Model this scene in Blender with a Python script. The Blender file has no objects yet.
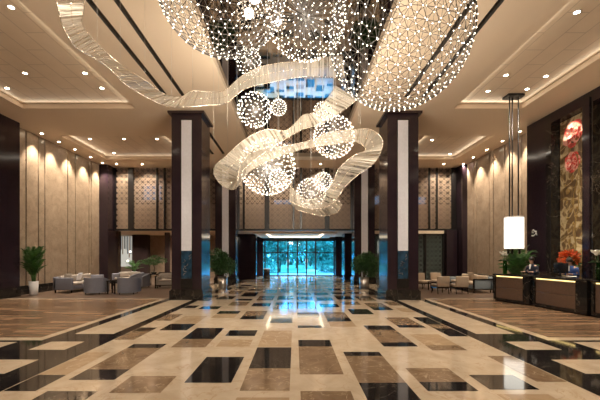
import bpy, bmesh, math, random
from mathutils import Vector, Matrix
random.seed(7)
PI = math.pi
SC = bpy.context.scene
COL = SC.collection
F = 340.0; CX = 295.0; CY = 256.0; EYE = 1.75

def P(px, py, Y):
    """a point of the hall at depth Y seen at this place of the photograph"""
    return Vector(((px - CX) / F * Y, Y, EYE + (CY - py) / F * Y))

# ------------------------------------------------------------------ materials
def new_mat(name):
    m = bpy.data.materials.new(name); m.use_nodes = True
    nt = m.node_tree
    b = nt.nodes.get('Principled BSDF')
    return m, nt, b

def N(nt, kind, **kw):
    n = nt.nodes.new(kind)
    for k, v in kw.items():
        if k.startswith('i_'):
            n.inputs[k[2:].replace('_', ' ')].default_value = v
        else:
            setattr(n, k, v)
    return n

def c4(c): return (c[0], c[1], c[2], 1.0)

def ramp(nt, fac, stops):
    r = N(nt, 'ShaderNodeValToRGB')
    el = r.color_ramp.elements
    while len(el) < len(stops): el.new(0.5)
    for e, (p, c) in zip(el, stops):
        e.position = p; e.color = c4(c)
    nt.links.new(fac, r.inputs[0])
    return r.outputs[0]

def plain(name, col, rough=0.5, metal=0.0, spec=0.5, var=0.0, scale=8.0, coat=0.0):
    m, nt, b = new_mat(name)
    b.inputs['Base Color'].default_value = c4(col)
    b.inputs['Roughness'].default_value = rough
    b.inputs['Metallic'].default_value = metal
    b.inputs['Specular IOR Level'].default_value = spec
    if coat:
        b.inputs['Coat Weight'].default_value = coat
        b.inputs['Coat Roughness'].default_value = 0.08
    if var:
        tc = N(nt, 'ShaderNodeTexCoord')
        no = N(nt, 'ShaderNodeTexNoise', i_Scale=scale, i_Detail=5.0)
        nt.links.new(tc.outputs['Object'], no.inputs['Vector'])
        lo = [max(0, x * (1 - var)) for x in col]; hi = [min(1, x * (1 + var)) for x in col]
        nt.links.new(ramp(nt, no.outputs[0], [(0.3, lo), (0.7, hi)]), b.inputs['Base Color'])
    return m

def marble(name, c1, c2, vein, rough=0.08, scale=1.6, vw=0.012, vs=1.2):
    m, nt, b = new_mat(name)
    tc = N(nt, 'ShaderNodeTexCoord')
    n1 = N(nt, 'ShaderNodeTexNoise', i_Scale=scale, i_Detail=9.0, i_Roughness=0.62, i_Distortion=0.6)
    nt.links.new(tc.outputs['Object'], n1.inputs['Vector'])
    base = ramp(nt, n1.outputs[0], [(0.32, c1), (0.68, c2)])
    n2 = N(nt, 'ShaderNodeTexNoise', i_Scale=vs, i_Detail=6.0, i_Roughness=0.55, i_Distortion=1.6)
    nt.links.new(tc.outputs['Object'], n2.inputs['Vector'])
    v = ramp(nt, n2.outputs[0], [(0.5 - vw * 2, (0, 0, 0)), (0.5, (1, 1, 1)), (0.5 + vw * 2, (0, 0, 0))])
    mx = N(nt, 'ShaderNodeMix', data_type='RGBA')
    nt.links.new(v, mx.inputs[0]); nt.links.new(base, mx.inputs[6]); mx.inputs[7].default_value = c4(vein)
    nt.links.new(mx.outputs[2], b.inputs['Base Color'])
    b.inputs['Roughness'].default_value = rough
    return m

def brick(name, c1, c2, mortar, w, h, ms, rough, axes=('X', 'Y'), spec=0.5, amp=0.22, stretch=(1, 1, 1)):
    m, nt, b = new_mat(name)
    tc = N(nt, 'ShaderNodeTexCoord')
    sp = N(nt, 'ShaderNodeSeparateXYZ'); cb = N(nt, 'ShaderNodeCombineXYZ')
    nt.links.new(tc.outputs['Object'], sp.inputs[0])
    nt.links.new(sp.outputs[axes[0]], cb.inputs[0]); nt.links.new(sp.outputs[axes[1]], cb.inputs[1])
    br = N(nt, 'ShaderNodeTexBrick', i_Scale=1.0, i_Mortar_Size=ms, i_Brick_Width=w, i_Row_Height=h, i_Bias=0.0)
    br.inputs['Color1'].default_value = c4(c1); br.inputs['Color2'].default_value = c4(c2)
    br.inputs['Mortar'].default_value = c4(mortar)
    nt.links.new(cb.outputs[0], br.inputs['Vector'])
    no = N(nt, 'ShaderNodeTexNoise', i_Scale=2.5, i_Detail=6.0)
    mp = N(nt, 'ShaderNodeMapping'); mp.inputs['Scale'].default_value = stretch
    nt.links.new(tc.outputs['Object'], mp.inputs['Vector']); nt.links.new(mp.outputs[0], no.inputs['Vector'])
    f = ramp(nt, no.outputs[0], [(0.3, (1-amp,)*3), (0.7, (1+amp*.6,)*3)])
    mx = N(nt, 'ShaderNodeMix', data_type='RGBA', blend_type='MULTIPLY'); mx.inputs[0].default_value = 1.0
    nt.links.new(br.outputs[0], mx.inputs[6]); nt.links.new(f, mx.inputs[7])
    nt.links.new(mx.outputs[2], b.inputs['Base Color'])
    b.inputs['Roughness'].default_value = rough
    b.inputs['Specular IOR Level'].default_value = spec
    return m

def emit(name, col, strength, sample='AUTO'):
    m = bpy.data.materials.new(name); m.use_nodes = True
    nt = m.node_tree; nt.nodes.clear()
    e = N(nt, 'ShaderNodeEmission'); e.inputs[0].default_value = c4(col); e.inputs[1].default_value = strength
    o = N(nt, 'ShaderNodeOutputMaterial'); nt.links.new(e.outputs[0], o.inputs[0])
    m.cycles.emission_sampling = sample
    return m

def pane(name, tint, rough=0.02, refl=1.0):
    m = bpy.data.materials.new(name); m.use_nodes = True
    nt = m.node_tree; nt.nodes.clear()
    t = N(nt, 'ShaderNodeBsdfTransparent'); t.inputs[0].default_value = c4(tint)
    g = N(nt, 'ShaderNodeBsdfGlossy'); g.inputs['Roughness'].default_value = rough
    lw = N(nt, 'ShaderNodeLayerWeight'); lw.inputs[0].default_value = .5
    pw = N(nt, 'ShaderNodeMath', operation='POWER'); pw.inputs[1].default_value = 4.0; nt.links.new(lw.outputs['Facing'], pw.inputs[0])
    fr = N(nt, 'ShaderNodeMath', operation='MULTIPLY_ADD'); fr.inputs[1].default_value = .9; fr.inputs[2].default_value = .04; nt.links.new(pw.outputs[0], fr.inputs[0])
    mx = N(nt, 'ShaderNodeMixShader'); o = N(nt, 'ShaderNodeOutputMaterial')
    nt.links.new(fr.outputs[0], mx.inputs[0]); nt.links.new(t.outputs[0], mx.inputs[1])
    nt.links.new(g.outputs[0], mx.inputs[2]); nt.links.new(mx.outputs[0], o.inputs[0])
    return m

def crystal(name):
    m = bpy.data.materials.new(name); m.use_nodes = True
    nt = m.node_tree; nt.nodes.clear()
    t = N(nt, 'ShaderNodeBsdfTransparent')
    g = N(nt, 'ShaderNodeBsdfGlossy'); g.inputs['Roughness'].default_value = 0.22; g.inputs[0].default_value = (0.75, 0.68, 0.58, 1)
    d = N(nt, 'ShaderNodeBsdfDiffuse'); d.inputs[0].default_value = (0.70, 0.63, 0.53, 1)
    tl = N(nt, 'ShaderNodeBsdfTranslucent'); tl.inputs[0].default_value = (0.70, 0.63, 0.53, 1)
    a = N(nt, 'ShaderNodeMixShader'); a.inputs[0].default_value = 0.5
    nt.links.new(d.outputs[0], a.inputs[1]); nt.links.new(tl.outputs[0], a.inputs[2])
    b = N(nt, 'ShaderNodeMixShader'); b.inputs[0].default_value = 0.3
    nt.links.new(a.outputs[0], b.inputs[1]); nt.links.new(g.outputs[0], b.inputs[2])
    c = N(nt, 'ShaderNodeMixShader'); c.inputs[0].default_value = 0.78
    nt.links.new(t.outputs[0], c.inputs[1]); nt.links.new(b.outputs[0], c.inputs[2])
    o = N(nt, 'ShaderNodeOutputMaterial'); nt.links.new(c.outputs[0], o.inputs[0])
    return m

M = {}
M['cream'] = marble('cream marble', (0.50, 0.385, 0.265), (0.64, 0.51, 0.375), (0.48, 0.34, 0.22), rough=0.09, scale=2.2, vw=0.006)
M['tan'] = marble('tan marble', (0.36, 0.24, 0.14), (0.48, 0.34, 0.21), (0.58, 0.44, 0.30), rough=0.09, scale=2.0, vw=0.006)
M['brown'] = marble('brown marble', (0.17, 0.105, 0.06), (0.30, 0.20, 0.12), (0.46, 0.34, 0.22), rough=0.08, scale=3.0, vw=0.006, vs=2.0)
M['black'] = marble('black veined marble', (0.010, 0.009, 0.009), (0.022, 0.019, 0.017), (0.16, 0.13, 0.10), rough=0.06, scale=2.0, vw=0.0022, vs=0.8)
M['parquet'] = brick('wood parquet', (0.34, 0.21, 0.125), (0.13, 0.075, 0.043), (0.07, 0.04, 0.025), 1.3, 0.19, 0.004, 0.24, spec=0.35, amp=0.5, stretch=(.35, 3.2, 1))
M['carpet'] = plain('dark lounge floor', (0.12, 0.075, 0.05), 0.3, var=0.3, scale=3)
M['wall'] = marble('beige stone', (0.25, 0.18, 0.125), (0.37, 0.28, 0.20), (0.22, 0.16, 0.11), rough=0.28, scale=2.6, vw=0.008, vs=1.7)
M['groove'] = plain('dark groove', (0.035, 0.024, 0.018), 0.5)
M['wood'] = plain('dark plum wood', (0.022, 0.013, 0.018), 0.12, var=0.12, scale=3.0, spec=0.5)
M['wood_matte'] = plain('dark wood panel', (0.040, 0.025, 0.025), 0.25, var=0.12, scale=3.0)
M['blackwood'] = plain('black lacquered wood', (0.012, 0.010, 0.010), 0.25)
M['ceil'] = plain('warm ceiling plaster', (0.74, 0.60, 0.45), 0.75)
M['coffer'] = brick('coffer panels', (0.74, 0.60, 0.445), (0.70, 0.56, 0.41), (0.54, 0.42, 0.305), 1.5, 0.55, 0.014, 0.6, axes=('Y', 'X'), amp=0.03)
M['mirror'] = plain('bronze mirror', (0.42, 0.375, 0.34), 0.03, metal=1.0)
M['slot'] = plain('slot diffuser', (0.05, 0.04, 0.03), 0.6)
M['lattice'] = plain('bronze lattice', (0.40, 0.29, 0.21), 0.45)
M['backing'] = plain('beige backing panel', (0.27, 0.20, 0.165), 0.45)
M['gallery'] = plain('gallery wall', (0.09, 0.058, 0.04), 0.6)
M['black_metal'] = plain('black metal', (0.012, 0.011, 0.011), 0.35, metal=0.3)
M['steel'] = plain('brushed steel', (0.62, 0.58, 0.53), 0.28, metal=1.0)
M['rod'] = plain('polished rod', (0.80, 0.72, 0.62), 0.18, metal=1.0)
M['darkrod'] = plain('smoked chrome rod', (0.06, 0.05, 0.042), 0.35, spec=0.25)
M['inlay'] = marble('white onyx', (0.63, 0.63, 0.69), (0.70, 0.70, 0.76), (0.62, 0.61, 0.66), rough=0.4, scale=9, vw=0.004)
M['blueglass'] = plain('blue art glass', (0.018, 0.048, 0.085), 0.12, var=0.7, scale=5)
M['bronze'] = plain('bronze relief', (0.25, 0.22, 0.20), 0.3, metal=0.8)
M['pane'] = pane('clear glass', (0.80, 0.94, 1.0))
M['pane_blue'] = pane('blue tinted glass', (0.48, 0.82, 1.0))
M['vase_glass'] = pane('green glass', (0.45, 0.75, 0.42))
M['crystal'] = crystal('crystal strands')
M['bulb'] = emit('LED bulb', (1.0, 0.88, 0.70), 5.5, 'NONE')
M['lens'] = emit('downlight lens', (1.0, 0.85, 0.62), 30.0, 'NONE')
M['shade'] = emit('lit lamp shade', (1.0, 0.93, 0.80), 1.6)
M['strip'] = emit('warm LED strip', (1.0, 0.70, 0.26), 1.6)
M['cove'] = emit('cove light strip', (1.0, 0.84, 0.60), 3.0)
M['leather'] = plain('brown leather panel', (0.115, 0.068, 0.045), 0.42, var=0.2, scale=20)
M['greyfab'] = plain('blue grey upholstery', (0.17, 0.17, 0.205), 0.85, var=0.12, scale=30)
M['lightfab'] = plain('beige grey cushion', (0.34, 0.29, 0.25), 0.9, var=0.12, scale=30)
M['creamfab'] = plain('cream upholstery', (0.42, 0.32, 0.23), 0.85, var=0.1, scale=30)
M['bluefab'] = plain('slate blue upholstery', (0.20, 0.23, 0.25), 0.85, var=0.1, scale=30)
M['white'] = plain('white ceramic', (0.62, 0.60, 0.60), 0.35)
M['petal_white'] = plain('white petal', (0.92, 0.90, 0.85), 0.6)
M['leaf'] = plain('deep green leaf', (0.030, 0.085, 0.020), 0.45, var=0.5, scale=5)
M['palm'] = plain('palm leaf', (0.045, 0.12, 0.025), 0.45, var=0.5, scale=4)
M['leaf_out'] = plain('garden leaf', (0.07, 0.20, 0.12), 0.6, var=0.6, scale=2)
M['bark'] = plain('bark', (0.10, 0.07, 0.045), 0.8, var=0.3)
M['soil'] = plain('soil', (0.03, 0.02, 0.015), 0.9)
M['pave'] = plain('pale paving', (0.34, 0.36, 0.38), 0.7, var=0.15, scale=1)
M['lawn'] = plain('lawn', (0.06, 0.16, 0.07), 0.9, var=0.4, scale=3)
M['skin'] = plain('skin', (0.55, 0.33, 0.24), 0.5)
M['hair'] = plain('dark hair', (0.018, 0.012, 0.010), 0.45)
M['suit'] = plain('navy suit', (0.012, 0.016, 0.035), 0.8)
M['bluesuit'] = plain('royal blue suit', (0.035, 0.075, 0.24), 0.8)
M['shirt'] = plain('white shirt', (0.7, 0.68, 0.66), 0.8)
M['paper'] = plain('white paper', (0.8, 0.78, 0.74), 0.8)
M['screen'] = plain('dark screen', (0.012, 0.013, 0.015), 0.15)
M['petal_red'] = plain('red petal', (0.60, 0.075, 0.06), 0.5, var=0.5, scale=9)
M['petal_pink'] = plain('pink petal', (0.88, 0.42, 0.34), 0.5, var=0.3, scale=9)
M['petal_orange'] = plain('orange petal', (0.60, 0.10, 0.02), 0.5, var=0.5, scale=12)
M['gold'] = plain('gold leaf ornament', (0.36, 0.24, 0.09), 0.35, metal=0.5)
M['emblem'] = plain('white emblem metal', (0.85, 0.83, 0.80), 0.3)
M['winlight'] = emit('daylit window', (0.30, 0.45, 0.70), 0.25)
M['display'] = emit('lit display back', (0.95, 0.90, 0.78), 0.30)
M['amber'] = plain('amber rod', (0.40, 0.16, 0.05), 0.3)
M['bluerod'] = plain('blue rod', (0.08, 0.14, 0.24), 0.3)
M['skyblue'] = plain('pale tower facade', (0.45, 0.55, 0.62), 0.6)

# ------------------------------------------------------------------ mesh builder
class MB:
    def __init__(s): s.v = []; s.f = []; s.m = []; s.sm = []
    def add(s, vs, fs, mi=0, smooth=False):
        o = len(s.v); s.v += [tuple(x) for x in vs]
        for f in fs: s.f.append([i + o for i in f]); s.m.append(mi); s.sm.append(smooth)
        return s
    def box(s, x0, x1, y0, y1, z0, z1, mi=0):
        return s.add([(x0,y0,z0),(x1,y0,z0),(x1,y1,z0),(x0,y1,z0),(x0,y0,z1),(x1,y0,z1),(x1,y1,z1),(x0,y1,z1)],
              [(0,3,2,1),(4,5,6,7),(0,1,5,4),(1,2,6,5),(2,3,7,6),(3,0,4,7)], mi)
    def rbox(s, x0, x1, y0, y1, z0, z1, r=0.03, mi=0, seg=3):
        bm = bmesh.new()
        bmesh.ops.create_cube(bm, size=1)
        for v in bm.verts:
            v.co = Vector(((x0+x1)/2 + v.co.x*(x1-x0), (y0+y1)/2 + v.co.y*(y1-y0), (z0+z1)/2 + v.co.z*(z1-z0)))
        bmesh.ops.bevel(bm, geom=bm.edges[:], offset=r, segments=seg, affect='EDGES', profile=0.5)
        bm.verts.index_update()
        s.add([v.co[:] for v in bm.verts], [[v.index for v in f.verts] for f in bm.faces], mi, True); bm.free(); return s
    def quad(s, a, b, c, d, mi=0): return s.add([a, b, c, d], [(0,1,2,3)], mi)
    def prism(s, poly, z0, z1, mi=0):
        n = len(poly)
        vs = [(p[0],p[1],z0) for p in poly] + [(p[0],p[1],z1) for p in poly]
        fs = [tuple(range(n))[::-1], tuple(range(n, 2*n))] + [(i,(i+1)%n,(i+1)%n+n,i+n) for i in range(n)]
        return s.add(vs, fs, mi)
    def tube(s, pts, r, n=6, mi=0, smooth=True):
        pts = [Vector(p) for p in pts]; k = len(pts)
        rs = r if isinstance(r, (list, tuple)) else [r]*k
        vs = []
        for i, p in enumerate(pts):
            t = (pts[min(i+1,k-1)] - pts[max(i-1,0)])
            if t.length < 1e-9: t = Vector((0,0,1))
            t.normalize()
            u = t.cross(Vector((0,0,1)) if abs(t.z) < 0.9 else Vector((1,0,0))).normalized(); w = t.cross(u)
            for j in range(n):
                a = 2*PI*j/n; vs.append(p + (u*math.cos(a) + w*math.sin(a))*rs[i])
        fs = [(i*n+j, i*n+(j+1)%n, (i+1)*n+(j+1)%n, (i+1)*n+j) for i in range(k-1) for j in range(n)]
        fs += [tuple(range(n))[::-1], tuple(range((k-1)*n, k*n))]
        return s.add(vs, fs, mi, smooth)
    def lathe(s, prof, cx=0, cy=0, n=20, mi=0):
        vs = []; k = len(prof)
        for r, z in prof:
            for j in range(n):
                a = 2*PI*j/n; vs.append((cx + r*math.cos(a), cy + r*math.sin(a), z))
        fs = [(i*n+j, i*n+(j+1)%n, (i+1)*n+(j+1)%n, (i+1)*n+j) for i in range(k-1) for j in range(n)]
        fs += [tuple(range(n))[::-1], tuple(range((k-1)*n, k*n))]
        return s.add(vs, fs, mi, True)
    def ball(s, c, r, sub=1, sc=(1,1,1), mi=0):
        vs, fs = ICO[sub]
        return s.add([(c[0]+v[0]*r*sc[0], c[1]+v[1]*r*sc[1], c[2]+v[2]*r*sc[2]) for v in vs], fs, mi, True)
    def mesh(s, name, mats):
        me = bpy.data.meshes.new(name); me.from_pydata(s.v, [], s.f)
        for m in (mats if isinstance(mats, (list, tuple)) else [mats]): me.materials.append(m)
        me.polygons.foreach_set('material_index', s.m)
        me.polygons.foreach_set('use_smooth', s.sm)
        me.update()
        return me
    def build(s, name, mats, parent=None, loc=None):
        o = bpy.data.objects.new(name, s.mesh(name, mats)); COL.objects.link(o)
        if parent: o.parent = parent
        if loc: o.location = loc
        return o

ICO = {}
for sub in (1, 2, 3, 4):
    bm = bmesh.new(); bmesh.ops.create_icosphere(bm, subdivisions=sub, radius=1.0)
    bm.verts.index_update()
    ICO[sub] = ([v.co[:] for v in bm.verts], [[v.index for v in f.verts] for f in bm.faces])
    if sub >= 3: ICO[('e', sub)] = [(e.verts[0].index, e.verts[1].index) for e in bm.edges]
    bm.free()

def tag(o, label, cat, group=None):
    o['label'] = label; o['category'] = cat
    if group: o['group'] = group
    return o
def thing(name, label, cat, loc=(0,0,0), rz=0.0, group=None):
    o = bpy.data.objects.new(name, None); COL.objects.link(o)
    o.location = loc; o.rotation_euler = (0, 0, rz); o.empty_display_size = 0.1
    return tag(o, label, cat, group)
def struct(o): o['kind'] = 'structure'; return o
def dup(root, loc, rz=0.0, label=None):
    r = root.copy(); COL.objects.link(r); r.location = loc; r.rotation_euler = (0, 0, rz)
    if label: r['label'] = label
    for ch in list(root.children):
        c = ch.copy(); COL.objects.link(c); c.parent = r
        for g in list(ch.children):
            d = g.copy(); COL.objects.link(d); d.parent = c
    return r
def spot(loc, energy, size=1.6, blend=0.7, col=(1.0, 0.87, 0.69), target=None, parent=None, rad=0.05):
    l = bpy.data.lights.new('spot_beam', 'SPOT'); l.energy = energy; l.spot_size = size; l.spot_blend = blend
    l.color = col; l.shadow_soft_size = rad
    o = bpy.data.objects.new('spot_beam', l); COL.objects.link(o); o.location = loc
    if target:
        d = Vector(target) - Vector(loc); o.rotation_euler = d.to_track_quat('-Z', 'Y').to_euler()
    if parent:
        o.parent = parent
    return o
def point(loc, energy, rad=0.25, col=(1.0, 0.88, 0.72)):
    l = bpy.data.lights.new('globe_glow', 'POINT'); l.energy = energy; l.color = col; l.shadow_soft_size = rad
    o = bpy.data.objects.new('globe_glow', l); COL.objects.link(o); o.location = loc
    return o

# ------------------------------------------------------------------ setting: floor
XL, XR, YB, YW, H = -12.3, 10.8, -5.0, 22.2, 7.5
fl = MB()
FM = ['cream', 'tan', 'brown', 'black', 'parquet', 'carpet']
FI = {k: i for i, k in enumerate(FM)}
lay = [0.0]
def ftile(x0, x1, y0, y1, k, z=0.0006):
    fl.add([(x0,y0,z),(x1,y0,z),(x1,y1,z),(x0,y1,z)], [(0,1,2,3)], FI[k])
fl.box(-17, 15, YB, 30.2, -0.2, 0.0, FI['cream'])
L1, L2, L3 = 0.0008, 0.0016, 0.0024
for sg in (-1, 1):
    def ft(a, b, y0, y1, k, z):
        ftile(min(sg*a, sg*b), max(sg*a, sg*b), y0, y1, k, z)
    far = 17 if sg < 0 else 15
    ft(3.8, 5.25, YB, 30.2, 'black', L1)           # lengthwise band
    ft(4.07, 4.95, 7.63, 30.2, 'cream', L2)
    ft(5.25, 5.45, 7.30, 13.92, 'cream', L2)       # border of the wood field
    ft(5.25, far, 7.05, 7.30, 'cream', L1)
    ft(5.45, far, 7.30, 13.75, 'parquet', L1)
    ft(5.45, far, 13.75, 14.0, 'cream', L1)
    ft(5.25, far, 14.0, 30.2, 'carpet', L1)
    ft(5.25, far, YB, 7.05, 'black', L1)           # cross band
    for k in range(8):
        x0 = 4.28 + k*1.32
        if k == 0:
            ft(4.30, 4.98, 6.34, 6.95, 'cream', L2)
        else:
            ft(x0 + 0.05, x0 + 1.05, 6.30, 6.92, 'cream', L2)
    ft(4.32, 9.0, 5.05, 5.74, 'cream', L2)
    ft(4.32, 5.1, 3.6, 4.6, 'cream', L2)
    ft(5.4, 9.0, 1.0, 4.6, 'cream', L2)
cols = [(0.07, 0.72), (0.88, 1.53), (1.72, 2.38), (2.55, 3.2), (3.36, 3.78)]
spec_r = {0: [(3.2,4.0,'black'),(4.0,4.4,'brown'),(5.02,6.57,'brown'),(6.57,7.08,'black'),(8.26,8.55,'black'),(9.67,10.5,'black'),(11.3,12.3,'brown'),(12.3,12.9,'black')],
          1: [(3.9,4.69,'black'),(4.69,5.95,'brown'),(5.95,6.2,'black'),(8.4,9.1,'tan'),(9.1,9.6,'black'),(9.6,10.6,'brown'),(11.6,12.4,'black')],
          2: [(3.4,4.0,'brown'),(4.4,4.72,'black'),(4.72,5.3,'brown'),(6.57,6.87,'black'),(6.87,8.06,'brown'),(8.06,8.55,'black'),(10.2,11.2,'black'),(12.2,13,'brown')],
          3: [(3.6,4.3,'tan'),(4.45,5.0,'black'),(6.3,6.65,'brown'),(6.65,7.6,'tan'),(8.3,8.6,'black'),(8.6,9.67,'brown'),(11.0,11.6,'black'),(11.6,12.6,'brown')],
          4: [(3.0,3.9,'brown'),(4.72,5.95,'brown'),(7.4,8.2,'black'),(8.2,8.7,'brown'),(8.7,9.7,'black'),(10.6,11.4,'tan'),(12.0,13.0,'brown')]}
spec_l = {0: [(3.2,4.2,'tan'),(4.41,5.29,'brown'),(5.29,6.5,'black'),(6.55,7.98,'tan'),(8.9,10.0,'black'),(11.2,12.2,'brown'),(12.2,12.8,'black')],
          1: [(4.69,5.89,'black'),(6.55,7.1,'tan'),(7.44,8.0,'black'),(9.4,9.9,'black'),(9.9,10.8,'brown'),(11.8,12.6,'black')],
          2: [(3.4,3.9,'black'),(4.34,4.95,'brown'),(6.5,7.17,'brown'),(7.17,8.26,'black'),(9.6,10.3,'tan'),(10.3,10.8,'black'),(12.0,13.0,'brown')],
          3: [(3.6,4.4,'black'),(4.8,5.24,'black'),(5.24,6.47,'brown'),(6.47,6.76,'black'),(8.0,8.75,'black'),(8.75,9.9,'tan'),(11.2,11.8,'black')],
          4: [(3.2,3.9,'brown'),(4.4,5.0,'black'),(5.0,6.2,'tan'),(7.1,7.9,'brown'),(7.9,8.3,'black'),(9.2,10.2,'brown'),(11.4,12.0,'black')]}
rr = random.Random(5)
for sg, sp in ((1, spec_r), (-1, spec_l)):
    for c, (a, b) in enumerate(cols):
        xs = sorted((sg*a, sg*b))
        for (y0, y1, k) in sp[c]: ftile(xs[0], xs[1], y0, y1, k, L3)
        y = 13.2 + rr.random()*0.6
        while y < 29.2:
            ln = rr.choice((0.5, 0.7, 1.0, 1.3)); k = rr.choice(('black', 'brown', 'black', 'tan'))
            ftile(xs[0], xs[1], y, min(y+ln, 29.6), k, L3); y += ln
            if rr.random() < 0.45:
                ftile(xs[0], xs[1], y, min(y+0.4, 29.6), 'brown' if k == 'black' else 'black', L3); y += 0.4
            y += rr.choice((0.6, 0.9, 1.3))
        y = 3.0
        while y > YB + 1.5:
            ln = rr.choice((0.5, 0.7, 1.0, 1.3)); ftile(xs[0], xs[1], y-ln, y, rr.choice(('black', 'brown', 'tan')), L3); y -= ln + 0.8
struct(fl.build('floor', [M[k] for k in FM]))

# ------------------------------------------------------------------ setting: ceiling (plaster, coffers, mirror, slots)
xb = sorted({-12.8, -11.2, -10.6, -6.2, -4.71, -4.56, -4.08, -3.94, -2.4, 2.4, 3.94, 4.08, 4.56, 4.71, 6.2, 8.85, 9.5, 11.0})
yb = sorted({YB, 0.0, 12.3, 13.25, 14.95, 16.3, 19.2, 20.2, 20.4, YW + 0.3})
def ccell(x, y):
    if -2.4 < x < 2.4 and y < 20.4: return (7.72, 2)
    if (-10.6 < x < -6.2 and y < 13.25) or (-11.2 < x < -6.2 and 16.3 < y < 20.2): return (7.66, 1)
    if (6.2 < x < 8.85 and y < 13.25) or (6.2 < x < 9.5 and 16.3 < y < 20.2): return (7.66, 1)
    ax = abs(x)
    if (4.56 < ax < 4.71 or 3.94 < ax < 4.08) and (y < 12.3 or 14.95 < y < 19.2): return (7.60, 3)
    return (H, 0)
ce = MB()
hs = {}
for i in range(len(xb)-1):
    for j in range(len(yb)-1):
        h, mi = ccell((xb[i]+xb[i+1])/2, (yb[j]+yb[j+1])/2); hs[i, j] = (h, mi)
        ce.add([(xb[i],yb[j],h),(xb[i+1],yb[j],h),(xb[i+1],yb[j+1],h),(xb[i],yb[j+1],h)], [(3,2,1,0)], mi)
for (i, j), (h, mi) in hs.items():
    if (i+1, j) in hs and abs(hs[i+1, j][0]-h) > 1e-6:
        h2, m2 = hs[i+1, j]; x = xb[i+1]; a, b = sorted((h, h2))
        ce.add([(x,yb[j],a),(x,yb[j+1],a),(x,yb[j+1],b),(x,yb[j],b)], [(0,1,2,3)], 3 if 3 in (mi, m2) else 0)
    if (i, j+1) in hs and abs(hs[i, j+1][0]-h) > 1e-6:
        h2, m2 = hs[i, j+1]; y = yb[j+1]; a, b = sorted((h, h2))
        ce.add([(xb[i],y,a),(xb[i+1],y,a),(xb[i+1],y,b),(xb[i],y,b)], [(0,1,2,3)], 3 if 3 in (mi, m2) else 0)
ce.box(-12.8, 11.0, YB, YW+0.3, 7.74, 7.8, 0)
struct(ce.build('ceiling', [M['ceil'], M['coffer'], M['mirror'], M['slot']]))

# ------------------------------------------------------------------ setting: walls
def panel_wall(name, X, side, y0, y1, seams, z0=0.0, z1=H):
    """stone slabs with dark grooves between, facing the hall"""
    w = MB()
    ys = [y0] + seams + [y1]
    xo, xi = (X, X + side*0.04)
    w.box(min(xi, xi+side*0.2), max(xi, xi+side*0.2), y0, y1, z0, z1, 1)
    for a, b in zip(ys[:-1], ys[1:]):
        w.box(min(xo, xi), max(xo, xi), a + 0.035, b - 0.035, z0, z1, 0)
    return struct(w.build(name, [M['wall'], M['groove']]))
panel_wall('wall_left', XL, -1, 14.7, YW, [15.55, 16.30, 16.72, 18.4, 19.05, 20.3, 20.55, 21.5], 0.4)
struct(MB().box(XL-0.25, XL+0.03, 14.7, YW, 0, 0.4).build('baseboard_left', M['black']))
wl = MB(); wl.box(-12.6, -11.9, YB, 14.7, 0.42, H, 0)
struct(wl.build('wall_left_front', M['wood']))
struct(MB().box(-12.6, -11.86, YB, 14.72, 0, 0.42).build('baseboard_left_front', M['black']))
panel_wall('wall_right', XR, 1, 15.1, YW, [15.5, 15.8, 16.2, 16.9, 17.5, 18.5, 18.9, 20.2, 20.6, 21.4])
struct(MB().box(-12.8, 11.0, YB-0.2, YB, 0, 7.8).build('wall_back', M['wall']))
# right wall at the reception: wood, marble frames, niches for murals
def wr(x0, x1, y0, y1, z0, z1, m): struct(MB().box(x0, x1, y0, y1, z0, z1).build('wall_right_front', M[m]))
wr(10.3, 11.05, 13.95, 15.10, 0, H, 'wood'); wr(10.3, 11.05, 13.68, 13.95, 0, H, 'black')
for (a, b) in ((12.2, 13.68), (9.9, 11.75)):
    wr(10.3, 11.05, a, b, 7.1, H, 'wood'); wr(10.3, 11.05, a, b, 0, 0.9, 'wood'); wr(10.69, 11.05, a, b, 0.9, 7.1, 'wood')
wr(10.3, 11.05, 11.75, 12.2, 0, H, 'black'); wr(10.26, 10.3, 11.85, 12.1, 0, 7.3, 'wood')
wr(10.3, 11.05, 8.6, 9.9, 0, H, 'black'); wr(10.3, 11.05, YB, 8.6, 0, H, 'wood')

# rear wall piers, header, gallery rooms behind the screens
tr = MB(); tr.box(XL-0.2, -11.75, 21.35, YW+0.2, 0, H); struct(tr.build('trim_1', M['wood']))
tr = MB(); tr.box(10.5, 11.05, 21.3, YW+0.2, 0, H); struct(tr.build('trim_2', M['wood']))
tr = MB(); tr.box(XL, XR, 22.1, 22.35, 3.40, 3.52); struct(tr.build('trim_3', M['black_metal']))
# gallery slab (its underside is the ceiling of the rooms below)
gs = MB(); gs.box(-17, 15, 22.36, 31.0, 3.42, 3.6)
struct(gs.build('ceiling_lower', M['ceil']))
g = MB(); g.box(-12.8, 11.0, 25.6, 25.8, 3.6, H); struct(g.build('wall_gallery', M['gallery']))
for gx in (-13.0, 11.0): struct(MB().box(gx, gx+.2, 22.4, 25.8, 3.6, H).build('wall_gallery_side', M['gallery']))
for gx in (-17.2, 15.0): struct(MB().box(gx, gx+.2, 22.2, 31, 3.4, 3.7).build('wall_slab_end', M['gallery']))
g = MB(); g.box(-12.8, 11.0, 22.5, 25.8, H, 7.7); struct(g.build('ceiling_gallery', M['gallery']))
for n, (x0, x1, z0, z1) in enumerate([(4.7, 6.6, 5.0, 6.3), (-1.6, -0.2, 5.1, 6.0), (8.2, 9.8, 5.0, 6.2), (-11.4, -10.0, 5.9, 7.1)]):
    w = struct(MB().box(x0, x1, 25.52, 25.6, z0, z1).build('window_%d' % (n+1), M['winlight']))
    fm = MB()
    for a in (x0, (x0+x1)/2, x1): fm.box(a-0.04, a+0.04, 25.48, 25.52, z0, z1)
    for a in (z0, z1): fm.box(x0, x1, 25.48, 25.52, a-0.04, a+0.04)
    fm.build('window_frame', M['black_metal'], w)
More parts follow.
